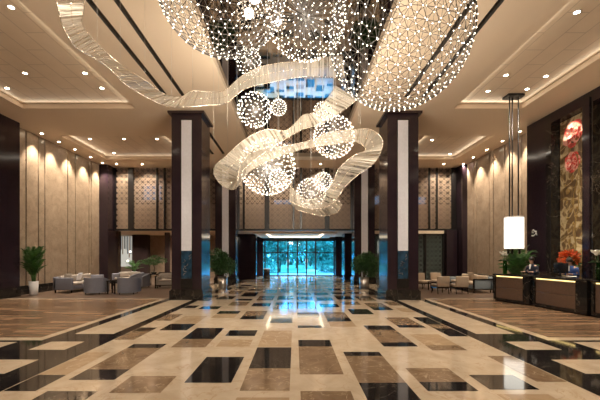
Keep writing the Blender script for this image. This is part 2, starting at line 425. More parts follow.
# entrance passage walls
struct(MB().box(-4.6, -4.3, 22.4, 30.2, 0, 3.42).build('wall_passage_left', M['wood_matte']))
struct(MB().box(4.3, 4.6, 22.4, 30.2, 0, 3.42).build('wall_passage_right', M['wood_matte']))
# lounge behind, left
struct(MB().box(-17, -4.6, 27.6, 27.8, 0, 3.42).build('wall_lounge', M['wall']))
struct(MB().box(-17.2, -17, 22.3, 27.8, 0, 3.42).build('wall_lounge_left', M['wall']))
struct(MB().box(-17, XL-0.1, 22.2, 22.4, 0, 3.5).build('wall_lounge_front', M['wood_matte']))
# room behind, right
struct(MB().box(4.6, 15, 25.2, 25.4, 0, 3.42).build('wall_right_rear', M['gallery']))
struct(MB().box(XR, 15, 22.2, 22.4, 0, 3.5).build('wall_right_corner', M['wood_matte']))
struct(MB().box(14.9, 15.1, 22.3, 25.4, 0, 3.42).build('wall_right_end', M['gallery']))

# ------------------------------------------------------------------ lattice screens
def lattice(mb, x0, x1, z0, z1, y, per=0.36, r=0.040):
    """a fret of crossing diagonals with small diamonds in each cell"""
    def seg(ax, az, bx, bz):
        d = Vector((bx-ax, 0, bz-az)); L = d.length
        if L < 0.02: return
        d /= L; n = Vector((-d.z, 0, d.x))*r*0.5
        a = Vector((ax, y, az)); b = Vector((bx, y, bz)); t = Vector((0, 0.03, 0))
        vs = [a-n-t, b-n-t, b+n-t, a+n-t, a-n+t, b-n+t, b+n+t, a+n+t]
        mb.add(vs, [(0,1,2,3),(7,6,5,4),(0,4,5,1),(3,2,6,7)])
    w = x1-x0; nx = max(1, round(w/per)); nz = max(1, round((z1-z0)/per)); px = w/nx; pz = (z1-z0)/nz
    for i in range(nx):
        for j in range(nz):
            cx = x0+(i+.5)*px; cz = z0+(j+.5)*pz; q = 0.27
            for sx in (-1, 1):
                for sz in (-1, 1):
                    seg(cx+sx*px*.5, cz+sz*pz*.18, cx+sx*px*.18, cz+sz*pz*.5)
                    seg(cx+sx*px*.5, cz+sz*pz*.18, cx+sx*px*.2, cz)
                    seg(cx+sx*px*.18, cz+sz*pz*.5, cx, cz+sz*pz*.2)
def screen(label, x0, x1, mull, lat=True):
    t = thing('lattice_screen', label, 'screen', ((x0+x1)/2, 22.2, 3.52), 0, 'lattice screens across the rear wall')
    c = (x0+x1)/2; Z = 3.52
    edges = [x0] + [m for m, w in mull] + [x1]; ws = [0.1] + [w for m, w in mull] + [0.1]
    for (a, b), (wa, wb) in zip(zip(edges[:-1], edges[1:]), zip(ws[:-1], ws[1:])):
        a2, b2 = a + wa/2 - c, b - wb/2 - c
        if b2 - a2 < 0.1: continue
        mb = MB(); lattice(mb, a2, b2, 0, H-.02-Z, 0.0); mb.build('lattice_panel', M['lattice'], t)
        MB().box(a2, b2, 0.10, 0.14, 0, 5.15-Z).build('backing_panel', M['backing'], t)
    for m, w in [(x0+.05, .1)] + mull + [(x1-.05, .1)]:
        MB().box(m-w/2-c, m+w/2-c, -0.1, 0.09, 0, H-.02-Z).build('mullion', M['blackwood'], t)
    return t
XW = lambda px: (px-CX)/F*22.2
screen('bronze lattice screen high on the rear wall, left of the left columns', -11.74, -5.07,
       [(XW(114), .12), (XW(131.5), .36), (XW(157.5), .12), (XW(165), .12)])
screen('bronze lattice screen above the entrance passage between the two white-striped rear columns', -3.70, 3.70,
       [(XW(244), .12), (XW(267), .30), (XW(293.5), .12), (XW(301), .12), (XW(327), .30)])
screen('bronze lattice screen high on the rear wall, right of the right columns', 5.02, 10.48,
       [(XW(429), .12), (XW(436.5), .12), (XW(452.5), .2)])

# ------------------------------------------------------------------ columns
def column(label, x0, x1, y0, y1, top=H, art=True, cap=True):
    cx, cy = (x0+x1)/2, (y0+y1)/2; w, d = (x1-x0)/2, (y1-y0)/2
    t = thing('column', label, 'column', (cx, cy, 0))
    s = MB(); s.box(-w, w, -d, d, 0.4, top-0.09)
    s.build('shaft', M['wood'], t)
    b = MB(); b.box(-w-.07, w+.07, -d-.07, d+.07, 0, .37); b.box(-w-.03, w+.03, -d-.03, d+.03, .37, .42); b.build('plinth', M['black'], t)
    if cap: MB().box(-w-.12, w+.12, -d-.12, d+.12, top-0.09, top).build('capital', M['wood_matte'], t)
    else: MB().box(-w, w, -d, d, top-0.09, top).build('capital', M['wood_matte'], t)
    for sx in (-1, 1):   # recess strips either side of the stripe
        pass
    c = MB(); c.box(-.235, -.205, -d-.015, -d, .45, 7.2); c.box(.205, .235, -d-.015, -d, .45, 7.2); c.box(-.205, .205, -d-.015, -d, 7.16, 7.2)
    c.build('stripe_frame', M['blackwood'], t)
    MB().box(-.205, .205, -d-.012, -d, 1.96 if art else .45, 7.16).build('white_stripe', M['inlay'], t)
    if art:
        a = MB().box(-.205, .205, -d-.012, -d, .85, 1.96).build('art_panel', M['blueglass'], t); a['label'] = 'blue glass art panel'
        r = MB()
        rg = random.Random(int(abs(cx)*10)+ (1 if cx > 0 else 0))
        for k in range(7):
            pts = [Vector((rg.uniform(-.15,.15), -d-.02, 1.0+.12*k))]
            for _ in range(3): pts.append(pts[-1] + Vector((rg.uniform(-.1,.1), 0, rg.uniform(-.02,.08))))
            for p in pts: p.x = max(-.18, min(.18, p.x)); p.z = min(1.9, p.z)
            r.tube(pts, .012, 5)
        r.build('relief', M['bronze'], a)
        MB().box(-.205, .205, -d-.012, -d, .45, .85).build('base_panel', M['blackwood'], t)
    return t
column('near left column of dark plum wood with a white stripe, beside the grey armchairs', -4.92, -3.72, 13.55, 14.85)
column('near right column of dark plum wood with a white stripe, beside the cream chairs', 3.68, 4.92, 13.55, 14.85)
column('far left column with white stripe, at the rear wall behind the leafy pot tree', -5.0, -3.72, 21.3, 22.3, art=False, cap=False)
column('far right column with white stripe, at the rear wall behind the round bushy tree', 3.72, 5.0, 21.3, 22.3, art=False, cap=False)

# piers in the entrance passage
def pier(label, x0, x1, y0, y1, m='wood'):
    return tag(MB().box(x0, x1, y0, y1, 0, 3.41).build('wood_pier', M[m]), label, 'pillar')
pier('wide dark wood pier on the left side of the entrance passage', -4.29, -2.95, 25.7, 26.3)
pier('narrow dark wood pier left of the glass entrance, behind the wide one', -3.4, -2.75, 29.0, 29.6)
pier('dark wood pier on the right side of the entrance passage', 3.62, 4.29, 24.9, 26.3)
pier('slim dark wood pier right beside the glass entrance doors', 3.45, 4.2, 29.0, 29.6)
pier('dark wood pier in the far left corner under the lattice', -12.35, -11.72, 22.45, 22.9, 'wood_matte')
pier('dark blue-black pier under the right lattice, beside the patterned glass', 9.78, 10.45, 21.9, 22.5)
pier('dark wood panel between the lit bar and the tan lounge wall', -12.7, -11.5, 26.5, 27.0, 'wood_matte')
pier('slim dark post in the left lounge, left of the near column', -9.2, -8.9, 24.0, 24.3, 'wood_matte')
# soffit cove frames in the passage
cv = MB()
for sx in (-1, 1):
    cv.box(min(sx*2.1, sx*2.9), max(sx*2.1, sx*2.9), 23.4, 29.4, 3.30, 3.419)
cv.box(-2.1, 2.1, 23.4, 24.0, 3.30, 3.419); cv.box(-2.1, 2.1, 28.8, 29.4, 3.30, 3.419)
struct(cv.build('trim_4', M['ceil']))
cs = MB()
for sx in (-1, 1): cs.box(min(sx*1.98, sx*2.08), max(sx*1.98, sx*2.08), 24.1, 28.7, 3.34, 3.40)
cs.box(-1.95, 1.95, 28.66, 28.76, 3.34, 3.40); cs.box(-1.95, 1.95, 24.04, 24.14, 3.34, 3.40)
tag(cs.build('cove_light', M['cove']), 'warm strip light around the ceiling recess of the entrance passage', 'light')

# ------------------------------------------------------------------ glass entrance
YD = 30.0
XD = lambda px: (px-CX)/F*YD
door = struct(bpy.data.objects.new('door_1', None)); COL.objects.link(door); door.location = (0, YD, 0)
xs = [-4.3, XD(265), XD(278), XD(288), XD(297.5), XD(306.5), XD(315.5), XD(334), 4.3]
fr = MB()
for x in xs: fr.box(x-.06, x+.06, -.06, .06, 0, 3.42)
fr.box(-4.3, 4.3, -.06, .06, 3.06, 3.42); fr.box(-4.3, 4.3, -.06, .06, 2.0, 2.08); fr.box(-4.3, 4.3, -.06, .06, 0, .08)
fr.build('door_frame', M['black_metal'], door)
for a, b in zip(xs[:-1], xs[1:]):
    MB().box(a+.06, b-.06, -.008, .008, .08, 2.0).build('door_glass', M['pane_blue'], door)
    MB().box(a+.06, b-.06, -.008, .008, 2.08, 3.06).build('transom_glass', M['pane_blue'], door)
for x in (XD(287), XD(289), XD(305.5), XD(307.5)):
    MB().tube([(x, -.1, .7), (x, -.1, 1.5)], .02, 6).build('door_handle', M['steel'], door)

# outside
g = MB(); g.box(-40, 40, 30.4, 90, -0.25, -0.05); struct(g.build('ground', M['pave']))
lw = MB(); lw.box(-40, 1.2, 36, 90, -0.06, 0.02); lw.box(4, 40, 36, 90, -.06, .02); lw.box(1.2, 4, 46, 90, -.06, .02); struct(lw.build('lawn', M['lawn']))
def leaf_cloud(mb, c, rad, n, size, rg, flat=1.0):
    for _ in range(n):
        while True:
            p = Vector((rg.uniform(-1,1), rg.uniform(-1,1), rg.uniform(-1,1)))
            if 0.25 < p.length <= 1: break
        q = Vector((c[0]+p.x*rad[0], c[1]+p.y*rad[1], c[2]+p.z*rad[2]))
        d = (p.normalized() + Vector((rg.uniform(-.8,.8), rg.uniform(-.8,.8), rg.uniform(-.9,.5)))).normalized()
        u = d.cross(Vector((rg.uniform(-1,1), rg.uniform(-1,1), rg.uniform(-1,1)))).normalized()
        s = size*rg.uniform(.6, 1.3); k = d.cross(u)*s*.12
        mb.add([q, q+d*s*.5+u*s*.25+k, q+d*s, q+d*s*.5-u*s*.25+k], [(0,1,2),(0,2,3)])
rg = random.Random(3)
for i, (x, y, h, r, lab) in enumerate([(-4.2, 41, 5.2, 2.2, 'garden tree outside, behind the leftmost entrance glass'), (0.2, 48, 6.4, 2.6, 'garden tree outside, behind the left glass doors'),
      (3.2, 40, 4.6, 1.5, 'slender garden tree outside, behind the right glass pane'), (7.0, 46, 6.2, 2.8, 'broad garden tree outside, right of the doors'), (-9, 52, 7, 3.2, 'large garden tree outside, far left of the doors'), (-1.7, 36.9, 3.9, 1.0, 'garden tree outside, between the leftmost glass and the doors'), (2.6, 58, 7.5, 3.6, 'tall garden tree far outside, behind the middle of the doors')]):
    t = thing('garden_tree', lab, 'tree', (x, y, 0.02))
    MB().tube([(0,0,-.1),(.1,0,h*.3),(0,.1,h*.6)], [.14,.11,.05], 8).build('trunk', M['bark'], t)
    f = MB()
    for k in range(7):
        a = rg.uniform(0, 2*PI); leaf_cloud(f, (math.cos(a)*r*.5, math.sin(a)*r*.5, h*rg.uniform(.38,.82)), (r*.6, r*.6, h*.22), 230, .42, rg)
    f.build('foliage', M['leaf_out'], t)
for i, (x0, x1, y, lab) in enumerate([(-7, -1.6, 35.5, 'clipped hedge outside the left glass panes'), (1.9, 6.4, 37.0, 'clipped hedge outside the right glass panes')]):
    hd = MB(); leaf_cloud(hd, ((x0+x1)/2, y, .6), ((x1-x0)/2, .5, .7), 2200, .16, rg)
    tag(hd.build('hedge', M['leaf_out']), lab, 'hedge')
hd = MB(); leaf_cloud(hd, (0, 68, 2.6), (16, 1.5, 3.2), 3200, .9, rg); tag(hd.build('hedge', M['leaf_out']), 'tall dark belt of shrubs far outside, closing the view through the entrance', 'hedge')

# ------------------------------------------------------------------ left lounge beyond: lit bar display
t = thing('bar_display', 'brightly lit bar shelf with hanging rods, far left beyond the armchairs', 'display', (-13.45, 27.2, 0))
MB().box(-.85, .85, .3, .36, .9, 3.35).build('lit_back', M['display'], t)
MB().box(-.85, .85, -.2, .3, 0, .9).build('counter', M['backing'], t)
rg = random.Random(11)
for k in range(13):
    x = -.78 + k*.13; h = rg.uniform(.9, 1.7)
    MB().box(x-.025, x+.025, .1, .15, 3.3-h, 3.35).build('hanging_rod', M[rg.choice(('bluerod', 'amber', 'blackwood', 'bluerod'))], t)
for (x, z) in ((.25, 2.1), (.05, 1.35), (.6, 2.25)):
    MB().ball((x, .05, z), .09, 2).build('globe_lamp', M['shade'], t)

# dark patterned glass doors at right rear
t = thing('patterned_glass_partition', 'dark patterned glass partition under the right lattice', 'partition', (7.2, 22.2, 0))
for (a, b) in ((-2.2, .0), (.2, 1.25), (1.3, 2.48)):
    MB().box(a, b, 0, .02, 0, 3.15).build('glass_leaf', M['pane'], t)
    mb = MB(); lattice(mb, a+.05, b-.05, .1, 3.1, .06, .3, .02); mb.build('pattern', M['lattice'], t)
fr = MB()
for x in (-2.2, .1, 1.28, 2.48): fr.box(x-.07, x+.07, -.05, .09, 0, 3.2)
fr.build('frame', M['blackwood'], t)
MB().box(-2.2, 2.48, -.1, .14, 3.2, 3.40).build('header', M['ceil'], t)

# ------------------------------------------------------------------ downlights
DL = None
def downlight(label, x, y, z, energy=60, size=1.7, target=None, group='recessed ceiling downlights', beam=True):
    global DL
    if DL is None:
        ring = MB(); n = 16
        ring.lathe([(.085, 0), (.085, -.012), (.062, -.012), (.062, -.003)], n=n)
        lens = MB().lathe([(.060, -.002), (.058, -.009), (.03, -.011)], n=n)
        DL = (ring.mesh('trim_ring', M['white']), lens.mesh('lens', M['lens']))
    t = thing('ceiling_light', label, 'downlight', (x, y, z), 0, group)
    for nm, me in zip(('trim_ring', 'lens'), DL):
        o = bpy.data.objects.new(nm, me); COL.objects.link(o); o.parent = t
    if beam:
        spot((0, 0, -.03), energy, size, .8, target=None if target is None else (Vector(target)-Vector((x, y, z))), parent=t)
    return t
def at_ceiling(px, py, z):
    Y = F*(z-EYE)/(CY-py); return ((px-CX)/F*Y, Y)
DLs = [  # px, py, ceiling height, where
 (11, 7, 7.66, 'downlight in the left ceiling coffer, nearest the top left corner of the photo'),
 (25, 73, 7.66, 'downlight in the left ceiling coffer, middle row at left'),
 (85, 73, 7.66, 'downlight in the left ceiling coffer, middle row at right, near the crystal ribbon'),
 (7, 88, 7.66, 'downlight in the left ceiling coffer, last row at left'),
 (102, 88, 7.66, 'downlight in the left ceiling coffer, last row at right'),
 (90, 139, 7.66, 'downlight in the far left coffer, front left one'),
 (124, 139, 7.66, 'downlight in the far left coffer, front right one'),
 (114, 153, 7.66, 'downlight in the far left coffer, back one'),
 (157, 139, 7.5, 'small downlight just left of the near left column'),
 (577, 12, 7.66, 'downlight in the right ceiling coffer, nearest the top right corner of the photo'),
 (506, 75, 7.66, 'downlight in the right ceiling coffer, middle row at left'),
 (546, 76, 7.66, 'downlight in the right ceiling coffer, middle row at right'),
 (488, 91, 7.66, 'downlight in the right ceiling coffer, last row left of the pendant rods'),
 (527, 89, 7.66, 'downlight in the right ceiling coffer, last row right of the pendant rods'),
 (432, 140, 7.5, 'small downlight just right of the near right column'),
 (450, 154, 7.66, 'downlight in the far right coffer, above the loveseat'),
]
for px, py, z, lab in DLs:
    x, y = at_ceiling(px, py, z); downlight(lab, x, y, z, 190, 1.9)
for i, y in enumerate((15.95, 17.1, 18.35, 19.75, 21.0)):
    downlight('wall-washing downlight along the left stone wall, %s from the front' % ['first', 'second', 'third', 'fourth', 'fifth'][i], XL+.42, y, H, 520, 1.3, target=(XL+.02, y, 1.5), group='wall washers over the left stone wall')
for i, y in enumerate((15.7, 17.0, 18.4, 19.8)):
    downlight('wall-washing downlight along the right stone wall, %s from the front' % ['first', 'second', 'third', 'fourth'][i], XR-.42, y, H, 520, 1.3, target=(XR-.02, y, 1.5), group='wall washers over the right stone wall')
for i, px in enumerate((121, 146, 250, 280, 320, 440, 459)):
    x = (px-CX)/F*21.8
    downlight('tiny downlight against the rear lattice, %s from the left' % ['first', 'second', 'third', 'fourth', 'fifth', 'sixth', 'seventh'][i], x, 21.25, H, 300, 1.9, target=(x, 22.4, 4.0), group='downlights along the rear lattice')
# lamps of the same ceiling behind the photographer and out of the frame
for x in (-9.3, -7.4, 7.2, 8.3):
    for y in (-3.0, 0.5, 4.0): spot((x, y, 7.6), 190, 1.9, .8)
# rooms behind
COFFER_ENDS = [(-8.4, 13.1, 4.0, (-8.4, 9, 7.6)), (8.0-.5, 13.1, 2.4, (7.5, 9, 7.6)), (-8.7, 20.1, 4.6, (-8.7, 16, 7.66)), (7.8, 20.1, 3, (7.8, 16, 7.66))]
for (x, y, e) in ((-12.5, 25, 120), (-8.0, 25, 140), (-6, 26, 80), (8, 24, 40), (0, 26.5, 120)):
    spot((x, y, 3.38), e*1.6, 2.2, .9)  # unseen spots without fixtures, added to light the rear rooms
def coffer_fill(loc, sx, target, e, sy=.08):  # unseen area light added to brighten the ceiling coffers
    l = bpy.data.lights.new('coffer_fill', 'AREA'); l.shape = 'RECTANGLE'; l.size = sx; l.size_y = sy; l.energy = e; l.color = (1, .90, .74)
    o = bpy.data.objects.new('coffer_fill', l); COL.objects.link(o); o.location = loc
    d = Vector(target) - Vector(loc); o.rotation_euler = d.to_track_quat('-Z', 'Y').to_euler()
    return o
for x, y, wd, tg in COFFER_ENDS: coffer_fill((x, y, 7.57), wd, tg, 3)
for (x, xt) in ((-10.5, -8), (-6.3, -9), (6.3, 8.0), (8.75, 7)): coffer_fill((x, 7.0, 7.575), 12, (xt, 7.0, 7.66), 7)  # fill added along the long coffer edges to lift the side ceilings
for (x, xt) in ((-11.1, -8), (-6.3, -9), (6.3, 8.0), (9.4, 7)): coffer_fill((x, 18.2, 7.575), 3.6, (xt, 18.2, 7.66), 3.5)
for (x, y, e) in ((-2.2, 24, 170), (2.2, 24, 170), (-1.2, 28.2, 170), (1.2, 28.2, 170), (-10.2, 25.5, 150), (-12.5, 23.4, 120), (-8, 23.2, 120), (-6, 23.4, 100), (7.2, 23.6, 70)):
    spot((x, y, 3.38), e*1.9, 2.1, .8, rad=.1)  # more added spots, so floor bounce brightens the passage and lounge ceilings
spot((-9.4, 27.0, 3.38), 60, 1.2, .6, target=(-9.4, 27.7, .5))
for x in (-9, 0, 8): spot((x, 24.2, 7.4), 18, 2.4, .9)

# ------------------------------------------------------------------ chandelier: LED globes
BULB = {}
GLOW = 0.43
CAMP = Vector((0, 0, EYE))
def fib(n):
    g = PI*(3-math.sqrt(5)); out = []
    for i in range(n):
        z = 1-2*(i+.5)/n; r = math.sqrt(1-z*z); out.append(Vector((r*math.cos(g*i), r*math.sin(g*i), z)))
    return out
def globe(label, px, py, r, Y, kind, n, br, energy, ztop=7.72):
    br *= .88
    c = P(px, py, Y)
    t = thing('light_globe', label, 'light globe', c, 0, 'LED globes of the hall chandelier')
    fmb = MB()
    if kind == 'geo':
        sub = 4
        vs = [Vector(v)*r for v in ICO[sub][0]]
        for a, b in ICO[('e', sub)]: fmb.tube([vs[a], vs[b]], .0045, 3, smooth=False)
        pts = vs
    else:
        d = fib(n); pts = [v*r for v in d]
        for v in d: fmb.tube([v*r*.10, v*r], .0022, 3, smooth=False)
        fmb.ball((0,0,0), min(r*.12, .03), 2)
    fmb.build('rod_frame', M['darkrod'], t)
    key = round(br, 4)
    if key not in BULB: BULB[key] = MB().ball((0,0,0), br, 1).mesh('bulb', M['bulb'])
    order = sorted(pts, key=lambda p: (c+p-CAMP).length)
    def inframe(p):
        q = c+p; x = CX+q.x/q.y*F; y = CY-(q.z-EYE)/q.y*F
        return 0 <= x < 600 and 0 <= y < 400
    vis = [p for p in order if inframe(p)]; near = vis[:100]
    ids = {id(p) for p in near}; rest = [p for p in order if id(p) not in ids]
    for p in near:
        o = bpy.data.objects.new('bulb', BULB[key]); COL.objects.link(o); o.parent = t; o.location = p
    if rest:
        rb = MB()
        for p in rest: rb.ball(p, br, 1)
        o = rb.build('bulb_cluster', M['bulb'], t); o['kind'] = 'stuff'
    top = ztop - c.z
    if top > r: MB().tube([(0,0,r*.98), (0,0,top)], .004, 5).build('suspension_cable', M['steel'], t)
    if energy: point(c, energy*GLOW, r*.75 if r > .55 else r*.4)
    return t
globe('huge LED globe of triangular rods at top right of the chandelier', 399, 36, 1.17, 5.75, 'geo', 0, .0125, 330)
globe('huge LED globe at top left of the chandelier, cut by the photo edge', 222, -15, .90, 4.75, 'geo', 0, .0105, 300)
globe('dense LED globe between the two huge ones, partly hidden above the ribbon', 306, 17, .80, 6.9, 'fib', 420, .012, 200)
globe('wide LED globe low on the left, with a small globe in front of it', 267.5, 167, .74, 9.1, 'fib', 330, .0145, 540)
globe('small LED globe in front of the wide lower left globe', 278, 178.5, .215, 8.05, 'fib', 100, .009, 30)
globe('medium LED globe at right centre of the chandelier, crossed by the ribbon', 334, 137, .60, 10.0, 'fib', 250, .0155, 480)
globe('round LED globe at left under the upper ribbon, with a tiny globe to its right', 254.5, 110, .49, 10.0, 'fib', 150, .017, 70)
globe('tiny LED globe just right of the round left globe', 278.5, 107.5, .245, 10.6, 'fib', 90, .0115, 20)
globe('small LED globe behind the ribbon, above the medium right globe', 322.5, 111.5, .24, 9.1, 'fib', 90, .010, 20)
globe('lowest LED globe, cradled by the bottom loop of the ribbon', 311, 193, .40, 9.3, 'fib', 170, .011, 60)
globe('little LED globe at upper right of the lowest one', 323, 181.5, .225, 8.45, 'fib', 100, .009, 30)
globe('small LED globe seen below the top left huge globe, above the ribbon', 249, 62, .33, 9.3, 'fib', 110, .011, 40)

# ------------------------------------------------------------------ chandelier: crystal ribbons
def catmull(pts, n):
    out = []; k = len(pts)-1
    for i in range(n+1):
        u = i/n*k; a = min(int(u), k-1); t = u-a
        p0, p1, p2, p3 = pts[max(a-1,0)], pts[a], pts[a+1], pts[min(a+2,k)]
        out.append(0.5*((2*p1) + (p2-p0)*t + (2*p0-5*p1+4*p2-p3)*t*t + (3*p1-p0-3*p2+p3)*t**3))
    return out
def ribbon(label, ea, eb, n, hang, led=1, step=0.04):
    A = catmull([P(*p) for p in ea], n); B = catmull([P(*p) for p in eb], n)
    o0 = A[n//2].copy(); A = [p-o0 for p in A]; B = [p-o0 for p in B]
    t = thing('crystal_ribbon', label, 'ribbon', o0, 0, 'crystal ribbons of the hall chandelier')
    rg = random.Random(n); s = MB()
    for i in range(n):
        tw = rg.uniform(-.010, .010); k = .86
        nrm = (A[i+1]-A[i]).cross(B[i]-A[i]); nrm = nrm.normalized() if nrm.length > 1e-9 else Vector((0,1,0))
        a0, b0 = A[i], B[i]; a1, b1 = A[i]+(A[i+1]-A[i])*k, B[i]+(B[i+1]-B[i])*k
        s.quad(a0+nrm*tw, b0+nrm*tw, b1-nrm*tw, a1-nrm*tw)
    s.build('crystal_strands', M['crystal'], t)
    e = MB(); e.tube(A, .007, 5); e.tube(B, .007, 5); mid = [(a+b)/2 for a, b in zip(A, B)]; e.tube(mid, .004, 4)
    e.build('edge_wire', M['rod'], t)
    L = MB()
    acc = 0; edge = A if led == 0 else B
    for i in range(n):
        acc += (edge[i+1]-edge[i]).length
        if acc > .19:
            acc = 0; L.ball(edge[i], .0075, 1)
            if rg.random() < .5:
                L.ball(mid[i], .007, 1)
    o = L.build('led_string', M['bulb'], t); o['kind'] = 'stuff'
    w = MB()
    for i in hang:
        for ed in (A,):
            p = ed[i]; top = (7.5 if abs((p+o0).x) > 2.4 else 7.72) - o0.z
            w.tube([p, (p.x, p.y, top)], .0025, 4)
    w.build('suspension_cable', M['steel'], t)
    return t
A1 = [(86,-12,4.9),(84,8,5.1),(82,23,5.5),(92,38,5.9),(108,54,6.4),(127,69,6.9),(146,81,7.3),(163,93,7.6),(180,97,7.7),(192,91,7.9),(210,92,8.2),(225,90,8.5),(243,75,8.8),(267,65,9.0),(300,61,9.0),(325,57,8.6),(342,56,8.0)]
B1 = [(55,-12,4.6),(58,8,4.8),(64,28,5.1),(76,47,5.5),(94,58,6.0),(109,68,6.5),(125,84,6.9),(146,97,7.2),(166,106,7.4),(184,107,7.4),(208,105,7.8),(226,103,8.2),(245,89,8.5),(268,83,8.7),(300,77,8.7),(325,77,8.3),(345,78,7.7)]
ribbon('long crystal ribbon sweeping from the top left across the column to the huge right globe', A1, B1, 620, (30, 80, 130, 180, 230, 290, 350, 410, 470, 530, 590))
A2 = [(336,86,8.9),(325,101,8.9),(312,113,8.7),(303,115,8.6),(287,130,8.4),(266,129.5,8.2),(244,140,7.9),(226,156,7.6),(215,166,7.5),(214.5,176,7.5),(223,186,7.5),(235,189,7.5),(247,174,7.7),(264,163,7.8),(290,153,8.1),(311,147.5,8.4),(335,144,8.5),(354,141.5,8.5),(364,146,8.4),(365,151,8.3),(357,154,8.2),(347,161,8.1),(338,170,8.0),(332,184,7.9),(319,197,7.9),(305,199,7.9),(290,186,8.0)]
B2 = [(358,99,8.6),(344,110,8.6),(322,124,8.4),(304,129,8.3),(289,137,8.1),(276,145,7.9),(257,158,7.6),(245,168,7.4),(238,177,7.3),(237,180,7.2),(238,178,7.2),(238,174,7.3),(243,162,7.5),(256,150,7.6),(284,146,7.9),(311,140,8.2),(329,132.5,8.3),(350,130,8.2),(370,129.5,8.1),(382,139,8.0),(381,152,7.9),(372,165,7.8),(358,175,7.7),(345,187,7.6),(332,204,7.6),(310,209,7.6),(289,201,7.7)]
ribbon('looping crystal ribbon folding around the globes in the lower middle of the chandelier', A2, B2, 900, (10, 110, 220, 290, 360, 470, 600, 680, 780, 880), step=.03)
A3 = [(290,202,8.1),(300,205,8.1),(314,206,8.1),(327,204,8.0),(338,197,7.9)]
B3 = [(297,210,7.9),(308,213,7.9),(322,216,7.9),(336,213,7.8),(342,204,7.7)]
ribbon('short crystal ribbon tail under the lowest globe', A3, B3, 160, (20, 140))

# ------------------------------------------------------------------ pendant lamp over the reception
t = thing('pendant_lamp', 'tall white cylinder pendant lamp on three black rods over the reception desk', 'lamp', (8.05, 12.5, 2.0))
MB().lathe([(.30,.02),(.31,.03),(.31,1.16),(.30,1.17)], n=36).build('lamp_shade', M['shade'], t)
r = MB(); r.lathe([(.315,.0),(.315,.03),(.31,.03)], n=36); r.lathe([(.315,1.15),(.315,1.19),(.25,1.19)], n=36); r.build('shade_rim', M['white'], t)
for a in (0, 1, 2):
    dx = (-.16, 0, .16)[a]; MB().tube([(dx,(0,.1,0)[a],1.19),(dx,(0,.1,0)[a],5.6)], .024, 10).build('rod', M['black_metal'], t)
    MB().tube([(dx*1.3,(0,.1,0)[a],0.0),(dx*1.3,(0,.1,0)[a],-.17)], .04, 10).build('finial', M['black_metal'], t)
MB().box(-.3,.3,-.16,.22,5.58,5.66).build('canopy', M['black_metal'], t)

# ------------------------------------------------------------------ reception desks
def desk(label, p0, p1, endw):
    d = Vector((p1[0]-p0[0], p1[1]-p0[1])); L = d.length; ang = math.atan2(d.y, d.x)
    t = thing('reception_desk', label, 'desk', (p0[0], p0[1], 0), ang, 'reception desks along the right')
    # local: x along the desk away from the far end, y = towards the staff (positive)
    D = .78
    b = MB(); b.box(.0, L, .1, D, .08, 1.0); b.box(0, .07, 0, .1, .06, 1.0); b.box(L-endw, L, 0, .1, .06, 1.0); b.box(.07, L-endw, 0, .1, .06, .13); b.build('marble_body', M['black'], t)
    MB().box(.03, L-.03, .06, D-.03, 0, .08).build('plinth', M['blackwood'], t)
    MB().rbox(-.02, L+.02, -.03, D+.02, 1.0, 1.065, .012).build('worktop', M['black'], t)
    n = 14
    for (z0, z1) in ((.14, .535), (.545, .93)):
        f = MB(); poly = []
        for i in range(n+1):
            u = i/n; poly.append((.08 + (L-endw-.09)*u, .05 - .055*math.sin(PI*u)))
        poly += [(L-endw-.01, .1), (.08, .1)]
        f.prism(poly, z0, z1); f.build('front_panel', M['leather'], t)
    MB().box(.1, L-endw-.03, .045, .075, .955, .985).build('light_strip', M['strip'], t)
    return t
# far end, then near end; the staff side (+local y) is towards the wall
desk('far reception desk under the white pendant lamp, left of the other desks', (7.80, 13.37), (8.20, 11.90), .26)
desk('middle reception desk with glowing strip, between the far and the cut-off desk', (8.26, 11.82), (8.46, 9.86), .36)
desk('nearest reception desk, cut off by the right edge of the photo', (8.50, 9.76), (8.72, 7.6), .36)
for y, x in ((12.6, 8.0), (10.9, 8.33), (8.7, 8.6)):
    pass

